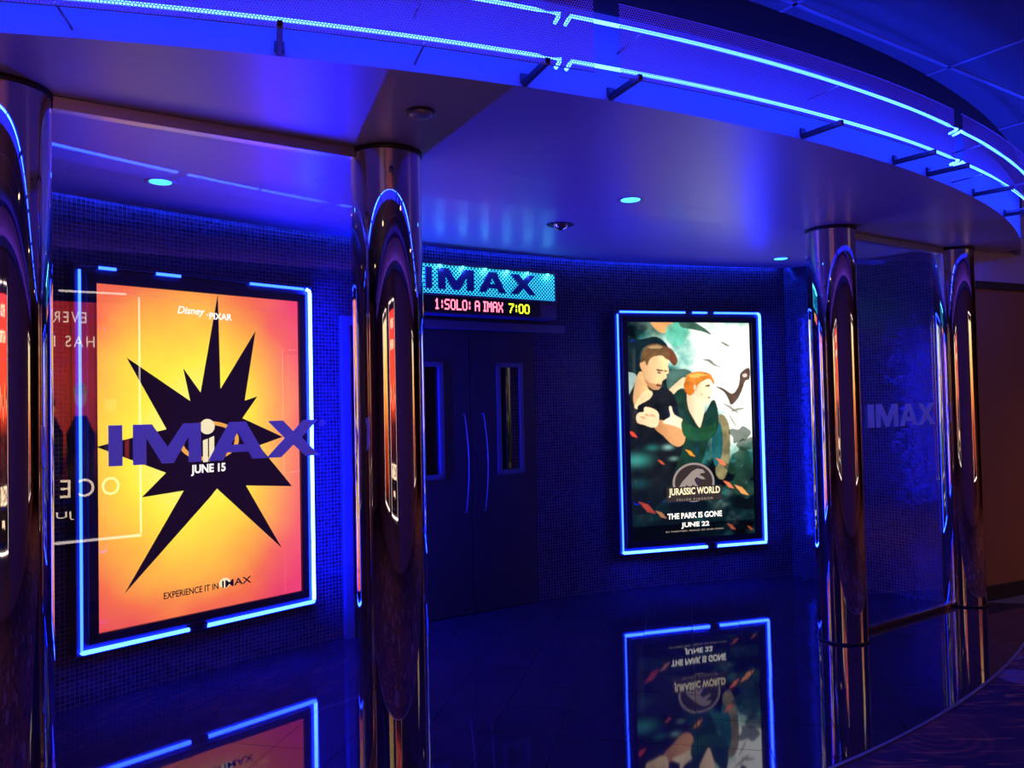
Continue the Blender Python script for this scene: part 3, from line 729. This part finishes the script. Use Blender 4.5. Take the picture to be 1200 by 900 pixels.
# --- right case: adventure film poster
C2 = neon_case('lit film poster case with man and woman, right of the doors', (.895, 6.5865), (2.204, 6.958), .349, 2.367,
     [(-.66, -.05), (.02, .16), (.23, .655)], (.10, .20), M['neon_mid2'], None)
def pin(X, Y, poly):
    ins = np.zeros(X.shape, bool); n = len(poly)
    for i in range(n):
        (x1, y1), (x2, y2) = poly[i], poly[(i+1) % n]
        c = ((y1 > Y) != (y2 > Y)) & (X < (x2-x1)*(Y-y1)/((y2-y1) if y2 != y1 else 1e-9)+x1); ins ^= c
    return ins
def jungle(X, Y):
    # poster plane coordinates in the artwork's own drawing units (0..656 across, 0..1140 down)
    def P(pts): return [((x-47-.027*(y-62))/656, 1-(y-62)/1140) for x, y in pts]
    def smooth(poly):
        q = []; n = len(poly)
        for i in range(n):
            p0, p1, p2, p3 = (np.array(poly[(i+k_-1) % n]) for k_ in range(4))
            for t_ in (0, .25, .5, .75): q.append(tuple(.5*(2*p1 + (p2-p0)*t_ + (2*p0-5*p1+4*p2-p3)*t_**2 + (3*p1-p0-3*p2+p3)*t_**3)))
        return q
    n1 = fbm(X, Y*1.7, 4, 11); n2 = fbm(X+3, Y*2.2, 9, 21); n3 = fbm(X, Y*1.7, 20, 31)
    glow = np.exp(-(((X-.72)/.38)**2 + ((Y-.84)/.24)**2)) + .75*np.exp(-(((X-.95)/.26)**2 + ((Y-.55)/.22)**2)) + .35*np.exp(-(((X-.1)/.12)**2+((Y-.97)/.06)**2))
    t = np.clip(glow*1.25 + (n1-.5)*1.1 + (n2-.5)*.6, 0, 1.2)
    col = ramp(t, [(0, (5, 12, 20)), (.2, (14, 48, 54)), (.42, (50, 125, 118)), (.62, (150, 205, 190)), (.85, (248, 252, 238)), (1.2, (255, 255, 250))])
    warmth = np.clip((fbm(X*2, Y*3, 5, 55)-.45)*3, 0, 1)[..., None]*np.clip(1-np.abs(t-.5)*2.5, 0, 1)[..., None]
    col = col*(1-.35*warmth) + .35*warmth*lin((150, 120, 80))
    def blob(pts, c, v=.3, soft=1., noise_s=14, seed=61, grad=0., gdir='x', sm=True):
        poly = P(pts); poly = smooth(poly) if sm and len(poly) > 3 else poly
        k = pin(X, Y, poly); xs = [p[0] for p in poly]; ys = [p[1] for p in poly]
        g = (X-min(xs))/(max(xs)-min(xs)+1e-6) if gdir == 'x' else (Y-min(ys))/(max(ys)-min(ys)+1e-6)
        nn = fbm(X*1.2, Y*2, noise_s, seed)
        f = ((1-v) + 2*v*nn)*(1+grad*(g-.5)); cc = lin(c)*f[..., None]
        col[k] = (col*(1-soft)+cc*soft)[k]
    # canopy of branches, upper left
    blob([(180, 62), (270, 62), (300, 90), (250, 130), (205, 110)], (240, 160, 90), .5, .8)
    blob([(265, 95), (330, 75), (380, 110), (345, 185), (300, 200), (262, 160)], (96, 190, 160), .5, .85)
    blob([(50, 150), (120, 165), (210, 150), (270, 200), (250, 250), (200, 190), (130, 220), (120, 300), (60, 310)], (16, 34, 40), .5)
    blob([(330, 66), (400, 70), (470, 110), (500, 140), (460, 125), (390, 110), (340, 100)], (60, 95, 80), .5)
    blob([(245, 200), (290, 215), (320, 270), (300, 300), (262, 250)], (120, 66, 44), .5)
    blob([(545, 175), (570, 180), (600, 200), (575, 196)], (120, 130, 110), .3)
    blob([(450, 270), (490, 268), (520, 295), (560, 310), (515, 302), (480, 280)], (120, 130, 110), .3)
    blob([(270, 330), (360, 318), (400, 350), (340, 400), (280, 430), (262, 380)], (70, 104, 96), .5)
    # beast on the far side
    blob([(706, 318), (680, 322), (655, 345), (650, 385), (640, 420), (610, 450), (560, 420), (520, 412), (565, 440), (590, 480), (605, 510), (640, 480), (665, 430), (682, 385), (706, 372)], (92, 70, 58), .55)
    blob([(668, 350), (688, 345), (692, 360), (672, 364)], (225, 200, 190), .2)
    # tree trunk, dark foliage at the right
    blob([(505, 590), (560, 560), (598, 640), (592, 820), (560, 900), (520, 860), (535, 740)], (130, 120, 84), .6)
    blob([(512, 600), (552, 620), (556, 760), (520, 830), (500, 720)], (28, 88, 92), .6)
    for (x, y, r) in ((650, 670, 42), (690, 720, 36), (665, 780, 40), (620, 840, 34), (690, 860, 44), (640, 930, 44), (700, 960, 40)):
        blob([(x+r*1.3*math.cos(a)*(1+.3*math.sin(a*3+x)), y+r*math.sin(a)*(1+.3*math.cos(a*4+y))) for a in np.linspace(0, 6.28, 12)[:-1]], (26, 56, 44), .6, .8)
    for (x0, y0, x1, y1) in ((560, 500, 650, 560), (590, 560, 640, 640), (600, 545, 680, 530)):
        blob([(x0, y0), ((x0+x1)/2, y0*.5+y1*.5-12), (x1, y1), ((x0+x1)/2, y0*.5+y1*.5+4)], (120, 110, 80), .4, .8)
    # woman: hair behind, raised arm, jacket
    blob([(262, 440), (300, 400), (350, 362), (376, 372), (372, 400), (330, 420), (300, 446)], (244, 206, 160), .2, grad=.4)
    blob([(300, 450), (375, 425), (400, 480), (450, 560), (505, 480), (530, 520), (535, 600), (520, 660), (480, 700), (450, 800), (400, 850), (300, 820), (240, 700)], (22, 54, 44), .6, seed=81)
    blob([(372, 440), (450, 470), (462, 520), (446, 600), (432, 622), (400, 570), (376, 520)], (250, 214, 172), .12, grad=.5)
    blob([(402, 400), (425, 375), (470, 372), (496, 392), (500, 425), (508, 445), (492, 456), (495, 478), (484, 500), (462, 490), (425, 460), (405, 440)], (255, 222, 180), .12, grad=.5)
    blob([(476, 466), (494, 466), (486, 475)], (150, 52, 44), .1, sm=False)
    blob([(466, 404), (492, 400), (490, 410), (470, 412)], (60, 44, 36), .1, sm=False)
    blob([(440, 440), (456, 452), (444, 462)], (214, 150, 110), .1, .6)
    blob([(356, 400), (366, 355), (400, 335), (450, 332), (492, 345), (515, 385), (510, 402), (488, 372), (452, 382), (428, 400), (416, 430), (396, 432), (372, 438)], (222, 132, 46), .55, noise_s=24)
    blob([(354, 390), (400, 385), (412, 415), (404, 445), (380, 455), (358, 430)], (206, 112, 36), .5, noise_s=24)
    blob([(404, 405), (414, 402), (416, 424), (406, 426)], (248, 206, 164), .1)
    blob([(380, 352), (430, 340), (480, 352), (450, 356), (410, 366)], (255, 196, 96), .3, .8)
    # man: shirt, neck, face, hair
    blob([(49, 360), (95, 345), (120, 400), (180, 430), (240, 410), (300, 450), (330, 560), (350, 700), (310, 830), (240, 1000), (60, 1010)], (18, 22, 30), .7, seed=91)
    blob([(52, 345), (90, 335), (110, 360), (85, 420), (60, 450)], (150, 176, 168), .4)
    blob([(110, 355), (135, 330), (170, 420), (185, 430), (140, 455), (105, 505), (92, 470), (98, 410)], (228, 176, 120), .15, grad=.6)
    blob([(148, 430), (190, 436), (175, 470), (120, 500), (112, 520), (100, 500)], (246, 204, 154), .15)
    blob([(133, 300), (150, 262), (200, 245), (268, 250), (270, 300), (274, 335), (262, 345), (262, 362), (240, 380), (232, 412), (205, 424), (170, 405), (148, 375)], (240, 192, 138), .14, grad=.7)
    blob([(126, 290), (140, 272), (155, 290), (152, 325), (136, 322)], (220, 160, 110), .15)
    blob([(150, 370), (185, 390), (232, 392), (230, 412), (205, 424), (172, 408)], (178, 116, 70), .3, .75)
    blob([(208, 395), (238, 398), (232, 408), (212, 406)], (110, 46, 38), .1, sm=False)
    blob([(208, 316), (246, 322), (246, 330), (212, 326)], (50, 34, 28), .1, sm=False)
    blob([(248, 322), (268, 326), (264, 332), (250, 330)], (60, 40, 30), .1, sm=False)
    blob([(214, 330), (236, 334), (232, 342), (216, 338)], (40, 40, 60), .1, sm=False)
    blob([(131, 282), (138, 230), (165, 196), (210, 186), (258, 204), (278, 240), (274, 268), (255, 262), (238, 248), (200, 252), (176, 268), (162, 300), (150, 276)], (110, 78, 48), .6, noise_s=26)
    blob([(165, 205), (210, 194), (245, 206), (205, 212)], (190, 160, 110), .4, .7)
    # folds of the shirt, teal light
    for (x, y, r, c) in ((110, 780, 60, (60, 150, 140)), (190, 720, 30, (40, 110, 108)), (270, 720, 24, (140, 190, 180)), (120, 900, 50, (26, 70, 78)), (300, 780, 20, (110, 150, 140))):
        k = np.exp(-(((X-P([(x, y)])[0][0])/(r/656))**2 + ((Y-P([(x, y)])[0][1])/(r*.5/1140))**2))[..., None]*.75; col = col*(1-k) + k*lin(c)
    # arms and hands
    blob([(200, 590), (240, 580), (300, 600), (352, 640), (358, 690), (330, 718), (290, 705), (240, 655), (205, 625)], (214, 150, 98), .25, grad=.5)
    blob([(108, 560), (118, 540), (145, 535), (150, 512), (180, 515), (215, 535), (225, 570), (215, 610), (185, 615), (150, 602), (115, 590)], (250, 212, 166), .2, grad=.3)
    for (x, y) in ((128, 556), (150, 545), (178, 548)):
        blob([(x, y), (x+22, y+6), (x+26, y+14), (x+4, y+8)], (190, 130, 90), .1, .8)
    blob([(275, 515), (288, 512), (300, 550), (340, 575), (352, 600), (345, 628), (300, 610), (245, 592), (262, 575), (282, 560)], (255, 228, 190), .12, grad=-.2)
    blob([(345, 585), (420, 625), (500, 612), (520, 600), (520, 650), (470, 690), (400, 690), (350, 660)], (30, 76, 50), .55, seed=77)
    # flying sparks
    for (x, y, L_, c) in ((360, 735, 52, (255, 150, 40)), (62, 625, 55, (235, 70, 55)), (120, 990, 90, (240, 90, 70)), (205, 1040, 60, (255, 170, 110)), (520, 785, 60, (240, 110, 70)), (620, 930, 80, (250, 160, 90)), (560, 905, 60, (240, 120, 80)), (215, 780, 40, (200, 80, 60)), (690, 1150, 34, (250, 120, 60)), (580, 1130, 50, (250, 130, 80)), (300, 620, 1, (0, 0, 0))):
        if L_ > 1: blob([(x, y), (x+L_*.55, y+L_*.2), (x+L_, y+L_*.75), (x+L_*.5, y+L_*.6)], c, .2, .9, sm=False)
    low = np.clip((.30-Y)/.12, 0, 1)[..., None]*np.clip((.72-X)*4, 0, 1)[..., None]*.6
    col = col*(1-low) + low*lin((10, 20, 34))
    col[Y < .075] *= np.array([.35, .3, .4])
    k_ = col.copy()
    k_ = (np.roll(k_, 1, 0) + 4*k_ + np.roll(k_, -1, 0))/6; k_ = (np.roll(k_, 1, 1) + 4*k_ + np.roll(k_, -1, 1))/6
    return k_
M['jungle'] = attr_emit('lit_adventure_print', 1.5)
sheet2 = art_sheet('poster', -.612, .582, .415, 2.305, 260, 410, jungle, M['jungle'], C2)
M['stone'] = emit('stone_print', (.42, .33, .30), 1.); M['stoned'] = emit('dark_stone_print', (.05, .035, .035), 1.)
bm = bmesh.new(); add_poly(bm, ell(-.004, .905, .200, .168), .002, .003); obj('emblem_rim_print', bm, M['stone'], sheet2)
bm = bmesh.new(); add_poly(bm, ell(-.004, .905, .180, .150), .0012, .0018); obj('emblem_field_print', bm, M['stoned'], sheet2)
def E_(pts): return [(-.004+x*.18, .905+z*.15) for x, z in pts]
bm = bmesh.new()
add_poly(bm, E_([(-.8, -.25), (-.62, .05), (-.35, .35), (-.1, .62), (.18, .78), (.48, .72), (.62, .52), (.42, .50), (.30, .42), (.52, .28), (.62, .14), (.42, .16), (.16, .30), (.02, .16), (.12, -.1), (.3, -.3), (.16, -.32), (-.06, -.12), (-.2, -.3), (-.4, -.12), (-.5, -.35)]), .0004, .0010)
obj('emblem_skeleton_print', bm, M['stone'], sheet2)
bm = bmesh.new(); add_poly(bm, rect_pts(-.262, .262, .745, .872), -.0002, .0002); obj('title_plate_print', bm, M['stoned'], sheet2)
text_obj('title_lettering', 'JURASSIC WORLD', -.245, .785, .49, .078, -.0006, M['cream'], sheet2, bold=.03, depth=.0006)
text_obj('subtitle_lettering', 'FALLEN KINGDOM', -.17, .752, .34, .020, -.0006, M['whited'], sheet2, bold=.0, depth=.0006, spacing=1.5)
text_obj('tagline_lettering', 'THE PARK IS GONE', -.262, .600, .52, .050, .0008, M['white'], sheet2, bold=.03, depth=.001)
text_obj('date_lettering', 'JUNE 22', -.135, .515, .268, .052, .0008, M['white'], sheet2, bold=.03, depth=.001)
text_obj('small_lettering', 'IN THEATRES, REALD 3D AND IMAX', -.28, .487, .55, .015, .0008, M['whited'], sheet2, depth=.001)

# --- cases on the opposite wall, seen in the reflections
def opp_case(sc, label, W=1.40):
    m = -.98
    BL = sn(sc + W/2, m); BR = sn(sc - W/2, m)      # facing the entrance
    return neon_case(label, BL, BR, .56, 2.62, [(-.6, -.1), (.1, .6)], (-.03, .03), M['neon_w'], 'poster cases on the wall opposite the entrance', mount=.26)
M['opp'] = attr_emit('lit_red_print', 2.5); M['opp2'] = attr_emit('lit_amber_poster', 1.5); M['oppw'] = emit('lit_title_print', (1, .75, .5), 5.)
def redposter(X, Y):
    col = ramp(Y + (fbm(X*1.3, Y, 3, 9)-.5)*.2, [(0, (30, 8, 14)), (.26, (90, 16, 18)), (.38, (200, 60, 30)), (.7, (228, 62, 44)), (1, (214, 52, 50))])
    for k in range(-1, 8): col[(np.abs(X-.07-k*.14) < .004)] *= .45
    col[Y < .22] = lin((14, 6, 12))
    for k in range(5):
        cx = .12+k*.18; top_ = .58 + .03*math.sin(k*2.3)
        body = pin(X, Y, [(cx-.075, .22), (cx-.085, .42), (cx-.035, .50), (cx+.035, .50), (cx+.085, .42), (cx+.075, .22)]); col[body] = lin((16, 10, 22))
        head = (((X-cx)/.035)**2 + ((Y-top_+.02)/.045)**2) < 1; col[head] = lin((214, 140, 100))
        hair = ((((X-cx)/.042)**2 + ((Y-top_+.01)/.055)**2) < 1) & (Y > top_-.005); col[hair] = lin(((60, 30, 20), (180, 130, 60), (30, 20, 20), (120, 60, 30), (200, 170, 120))[k])
    return col
def amberposter(X, Y):
    return ramp(np.clip(Y*1.1 + (fbm(X*2, Y*2, 4, 19)-.5)*.5, 0, 1), [(0, (60, 14, 12)), (.3, (190, 60, 20)), (.6, (255, 150, 50)), (.85, (255, 225, 120)), (1, (255, 240, 190))])
O1 = opp_case(.31, 'white neon poster case on the wall behind the viewer, red film poster')
sh = art_sheet('poster', -.632, .632, .645, 2.535, 120, 180, redposter, M['opp'], O1)
text_obj('title_lettering', 'EVERY CON', -.30, 2.36, .60, .092, .0008, M['oppw'], sh, depth=.001, spacing=1.3)
text_obj('title_lettering', 'HAS ITS PROS', -.36, 2.16, .80, .092, .0008, M['oppw'], sh, depth=.001, spacing=1.3)
text_obj('title_lettering', 'OCEANS 8', -.54, .92, 1.12, .15, .0008, M['oppw'], sh, depth=.001, spacing=1.4)
text_obj('date_lettering', 'JUNE 8', -.2, .74, .4, .07, .0008, M['oppw'], sh, depth=.001)
for sc_, lab in ((-1.75, 'amber film poster case behind the viewer, left of the red one'), 
                 (8.0, 'amber film poster case far along the wall behind the viewer, opposite the rightmost column')):
    O = opp_case(sc_, lab); art_sheet('poster', -.632, .632, .645, 2.535, 40, 60, amberposter, M['opp2'], O)

# ------------------------------------------------------------------ double doors
DA = np.array([-1.1907, 5.4845]); DU = np.array([.8379, .5460]); DN = np.array([-.5460, .8379]); DW = 2.093
DA = DA - DN*.0
drz = math.atan2(DU[1], DU[0])
def dloc(t, off=0., z=0.): p = DA + DU*t + DN*off; return (p[0], p[1], z)
bm = bmesh.new()
FW, DH = .065, 2.255
add_box(bm, (FW/2, .06, DH/2), (FW, .16, DH), 0, .004); add_box(bm, (DW-FW/2, .06, DH/2), (FW, .16, DH), 0, .004)
add_box(bm, (DW/2, .06, DH-FW/2), (DW-2*FW, .16, FW), 0, .004)
o = struct('trim_3', bm, M['doorframe']); o.location = dloc(0); o.rotation_euler = (0, 0, drz)
def leaf(n, t0, t1, win0, win1, hx, side):
    bm = bmesh.new(); a, b = win0, win1; z0, z1 = 1.055, 1.94; y0, y1 = .02, .065
    # stiles and rails around the lite
    for (xa, xb, za, zb) in ((t0, a, .015, DH-FW-.004), (b, t1, .015, DH-FW-.004), (a, b, .015, z0), (a, b, z1, DH-FW-.004)):
        add_box(bm, ((xa+xb)/2-t0, (y0+y1)/2, (za+zb)/2), (xb-xa, y1-y0, zb-za))
    d = struct(f'door_{n}', bm, M['door']); d.location = dloc(t0); d.rotation_euler = (0, 0, drz)
    bm = bmesh.new(); fw = .036
    for (xa, xb, za, zb) in ((a, a+fw, z0, z1), (b-fw, b, z0, z1), (a, b, z0, z0+fw), (a, b, z1-fw, z1)):
        add_box(bm, ((xa+xb)/2-t0, .026, (za+zb)/2), (xb-xa, .036, zb-za), 0, .002)
    obj('lite_frame', bm, M['doorframe'], d)
    bm = bmesh.new(); add_box(bm, ((a+b)/2-t0, .045, (z0+z1)/2), (b-a-.01, .006, z1-z0-.01)); obj('lite_glass', bm, M['doorglass'], d)
    bm = bmesh.new(); q = []
    for k in range(21):
        f = k/20; q.append((hx-t0, -.012 - .055*math.sin(math.pi*f), .79+.75*f))
    q = [(hx-t0, .022, .79)] + q + [(hx-t0, .022, 1.54)]
    add_tube(bm, q, .0052, 8); obj('door_handle', bm, M['steel'], d)
    # closer box plus hinges
    bm = bmesh.new()
    hxx = t0+.004 if side < 0 else t1-.004
    for z in (.25, 1.1, 1.98): add_cyl(bm, (hxx-t0, .012, z), .008, .11, 12)
    obj('hinge', bm, M['steel'], d)
M['doorglass'] = pbr('dark_door_glass', (.006, .006, .01), rough=.02, spec=.8)
leaf(1, FW+.004, DW/2-.003, .53, .81, .975, -1)
leaf(2, DW/2+.003, DW-FW-.004, 1.285, 1.535, 1.145, 1)

# ------------------------------------------------------------------ marquee sign above the doors
T0, T1 = .405, 1.772
S = thing('marquee_sign', 'cyan perforated sign box with red and yellow time display above the doors', 'sign', dloc(T0, -.15, 2.285), drz)
W_ = T1-T0
bm = bmesh.new(); add_box(bm, (W_/2, .085, .195), (W_, .16, .39), 0, .004); obj('housing', bm, M['housing'], S)
M['signface'] = pbr('sign_face', (.7, .85, .9), rough=.5)
b_ = M['signface'].node_tree.nodes['Principled BSDF']; b_.inputs['Emission Color'].default_value = (.01, .60, .88, 1); b_.inputs['Emission Strength'].default_value = 1.5
M['signhole'] = pbr('sign_hole', (.01, .03, .16), rough=.5)
bm = bmesh.new(); add_box(bm, (W_/2-.005, 0, .252), (W_-.03, .006, .225), 0); obj('mesh_panel', bm, M['signface'], S)
bm = bmesh.new(); p = .0295; h_ = p*.37; zz = .145; row = 0
while zz < .362:
    xx = .012 + (p/2 if row % 2 else 0)
    while xx < W_ - .012:
        bm.faces.new([bm.verts.new((xx+a, -.0036, zz+b)) for a, b in ((-h_, 0), (0, -h_), (h_, 0), (0, h_))]); xx += p
    zz += p/2; row += 1
o = obj('perforations', bm, M['signhole'], S); o['kind'] = 'stuff'
bm = bmesh.new()
for z in (.365, .138): add_box(bm, (W_/2, -.012, z), (W_, .028, .012), 0, .002)
obj('edge_rail', bm, M['housing'], S)
imax(S, [(.587-T0, .637-T0), (.69-T0, .99-T0), (1.035-T0, 1.275-T0), (1.32-T0, 1.56-T0)], .180, .335, -.006, M['letter_dark'], .014, name='sign_letter')
for k in range(7):
    x = .10 + k*(W_-.2)/6
    bm = bmesh.new(); add_cyl(bm, (x, -.022, .352), .009, .012, 12); l_ = obj('led_spot', bm, emit('cyan_led', (.05, .75, 1), 10) if k == 0 else bpy.data.materials['cyan_led'], S)
    pl = bpy.data.lights.new('led_spot_light', 'POINT'); pl.energy = .16; pl.color = (.12, .75, 1); pl.shadow_soft_size = .01
    po = bpy.data.objects.new('led_spot_light', pl); COL.objects.link(po); po.parent = S; po.location = (x, -.030, .335)
bm = bmesh.new(); add_box(bm, ((.45+1.60)/2-T0, -.004, .0725), (1.15, .02, .118), 0, .003); obj('display_board', bm, M['ledoff'], S)
FONT = {'1': ['..#..', '.##..', '..#..', '..#..', '..#..', '..#..', '.###.'], ':': ['...', '.#.', '.#.', '...', '.#.', '.#.', '...'],
 'S': ['.####', '#....', '#....', '.###.', '....#', '....#', '####.'], 'O': ['.###.', '#...#', '#...#', '#...#', '#...#', '#...#', '.###.'],
 'L': ['#....']*6+['#####'], 'A': ['.###.', '#...#', '#...#', '#####', '#...#', '#...#', '#...#'], 'I': ['###', '.#.', '.#.', '.#.', '.#.', '.#.', '###'],
 'M': ['#...#', '##.##', '#.#.#', '#.#.#', '#...#', '#...#', '#...#'], 'X': ['#...#', '#...#', '.#.#.', '..#..', '.#.#.', '#...#', '#...#'],
 '7': ['#####', '....#', '...#.', '..#..', '..#..', '.#...', '.#...'], '0': ['.###.', '#...#', '#...#', '#...#', '#...#', '#...#', '.###.'], ' ': ['..']*7}
def led_text(s, xa, xb, za, zb, mat):
    cols = sum(len(FONT[c][0])+1 for c in s)-1; px = (xb-xa)/cols; pz = (zb-za)/7; x = xa
    for c in s:
        g = FONT[c]
        if c != ' ':
            bm = bmesh.new()
            for r_ in range(7):
                for k, ch in enumerate(g[r_]):
                    if ch == '#': add_box(bm, (x+(k+.5)*px, -.015, zb-(r_+.5)*pz), (px*1.12, .003, pz*1.08))
            obj('display_character', bm, mat, S)
        x += (len(g[0])+1)*px
led_text('1:SOLO: A IMAX', .655-T0, 1.245-T0, .030, .108, M['ledred'])
led_text('7:00', 1.30-T0, 1.492-T0, .030, .104, M['ledyel'])

# ------------------------------------------------------------------ ceiling lamps
def downlight(x, y, z, label, mat, power=0, col=(1, 1, 1), r=.065):
    t = thing('downlight', label, 'light', (x, y, z), group='recessed downlights')
    bm = bmesh.new(); add_lathe(bm, [(r*.82, -.001), (r, -.005), (r*1.16, -.004), (r*1.2, .001)], 40); obj('trim_ring', bm, M['trimwhite'], t)
    bm = bmesh.new(); add_cyl(bm, (0, 0, -.0015), r*.82, .003, 32); obj('lens', bm, mat, t)
    if power:
        l_ = bpy.data.lights.new('lamp', 'SPOT'); l_.energy = power; l_.color = col; l_.spot_size = 2.3; l_.spot_blend = .8; l_.shadow_soft_size = .06
        lo_ = bpy.data.objects.new('lamp', l_); COL.objects.link(lo_); lo_.parent = t; lo_.location = (0, 0, -.02)
    return t
bc = (.03, .2, 1)
def ceil_at(dx, dy):   # along a sight line, where it meets the sloping ceiling
    t = 1.
    for _ in range(30):
        t = (ceil_z(dx*t, dy*t)-EYE)/1.15
    return dx*t, dy*t, ceil_z(dx*t, dy*t)
for (dx, dy, lab, mt, pw) in ((-1.7282, 3.8785, 'blue lit downlight behind the left glass above the orange poster', 'bulb', 4),
                      (.6943, 4.4181, 'blue lit downlight in the middle of the entrance ceiling', 'bulb', 4),
                      (2.2152, 6.3781, 'small blue downlight at the back beside the right corner', 'bulb', 2)):
    x, y, z = ceil_at(dx, dy); downlight(x, y, z, lab, M[mt], pw, bc)
x, y, z = ceil_at(.3330, 4.9931)
t = thing('eyeball_downlight', 'unlit ceiling lamp with tilted chrome eyeball in front of the sign', 'light', (x, y, z))
bm = bmesh.new(); add_lathe(bm, [(.05, -.004), (.075, -.008), (.088, -.004), (.092, .001)], 40); obj('trim_ring', bm, M['ring'], t)
bm = bmesh.new(); bmesh.ops.create_uvsphere(bm, u_segments=24, v_segments=12, radius=.052, matrix=Matrix.Translation((0, 0, .012)))
for f in bm.faces: f.smooth = True
obj('eyeball', bm, M['chrome'], t)
x, y, z = ceil_at(-.3327, 3.0268)
t = thing('smoke_detector', 'round dark ceiling detector near the nearest full column', 'detector', (x, y, z))
bm = bmesh.new(); add_lathe(bm, [(.0001, -.022), (.035, -.022), (.045, -.014), (.047, .0)], 36); obj('dome', bm, M['trimwhite'], t)
bm = bmesh.new(); add_lathe(bm, [(.047, -.008), (.056, -.006), (.058, .001)], 36); obj('base', bm, M['ring'], t)
for (s, m, lab, pw) in ((9.04, 1.17, 'warm hallway downlight far right past the canopy', 150), (5.6, .35, 'added warm fill downlight near the far right end of the canopy', 5),
                   (2.6, .1, 'added warm fill downlight above the viewer and to the right', 2.5), (-.9, .1, 'added warm fill downlight above the viewer and to the left', 2.5), (-4, .6, 'added warm fill downlight far to the left', 12)):
    x, y = sn(s, m); downlight(x, y, Z_MAIN, lab, M['bulbw'], pw, (1, .55, .3), .09)  # all but the first of these are added for general warm ambience
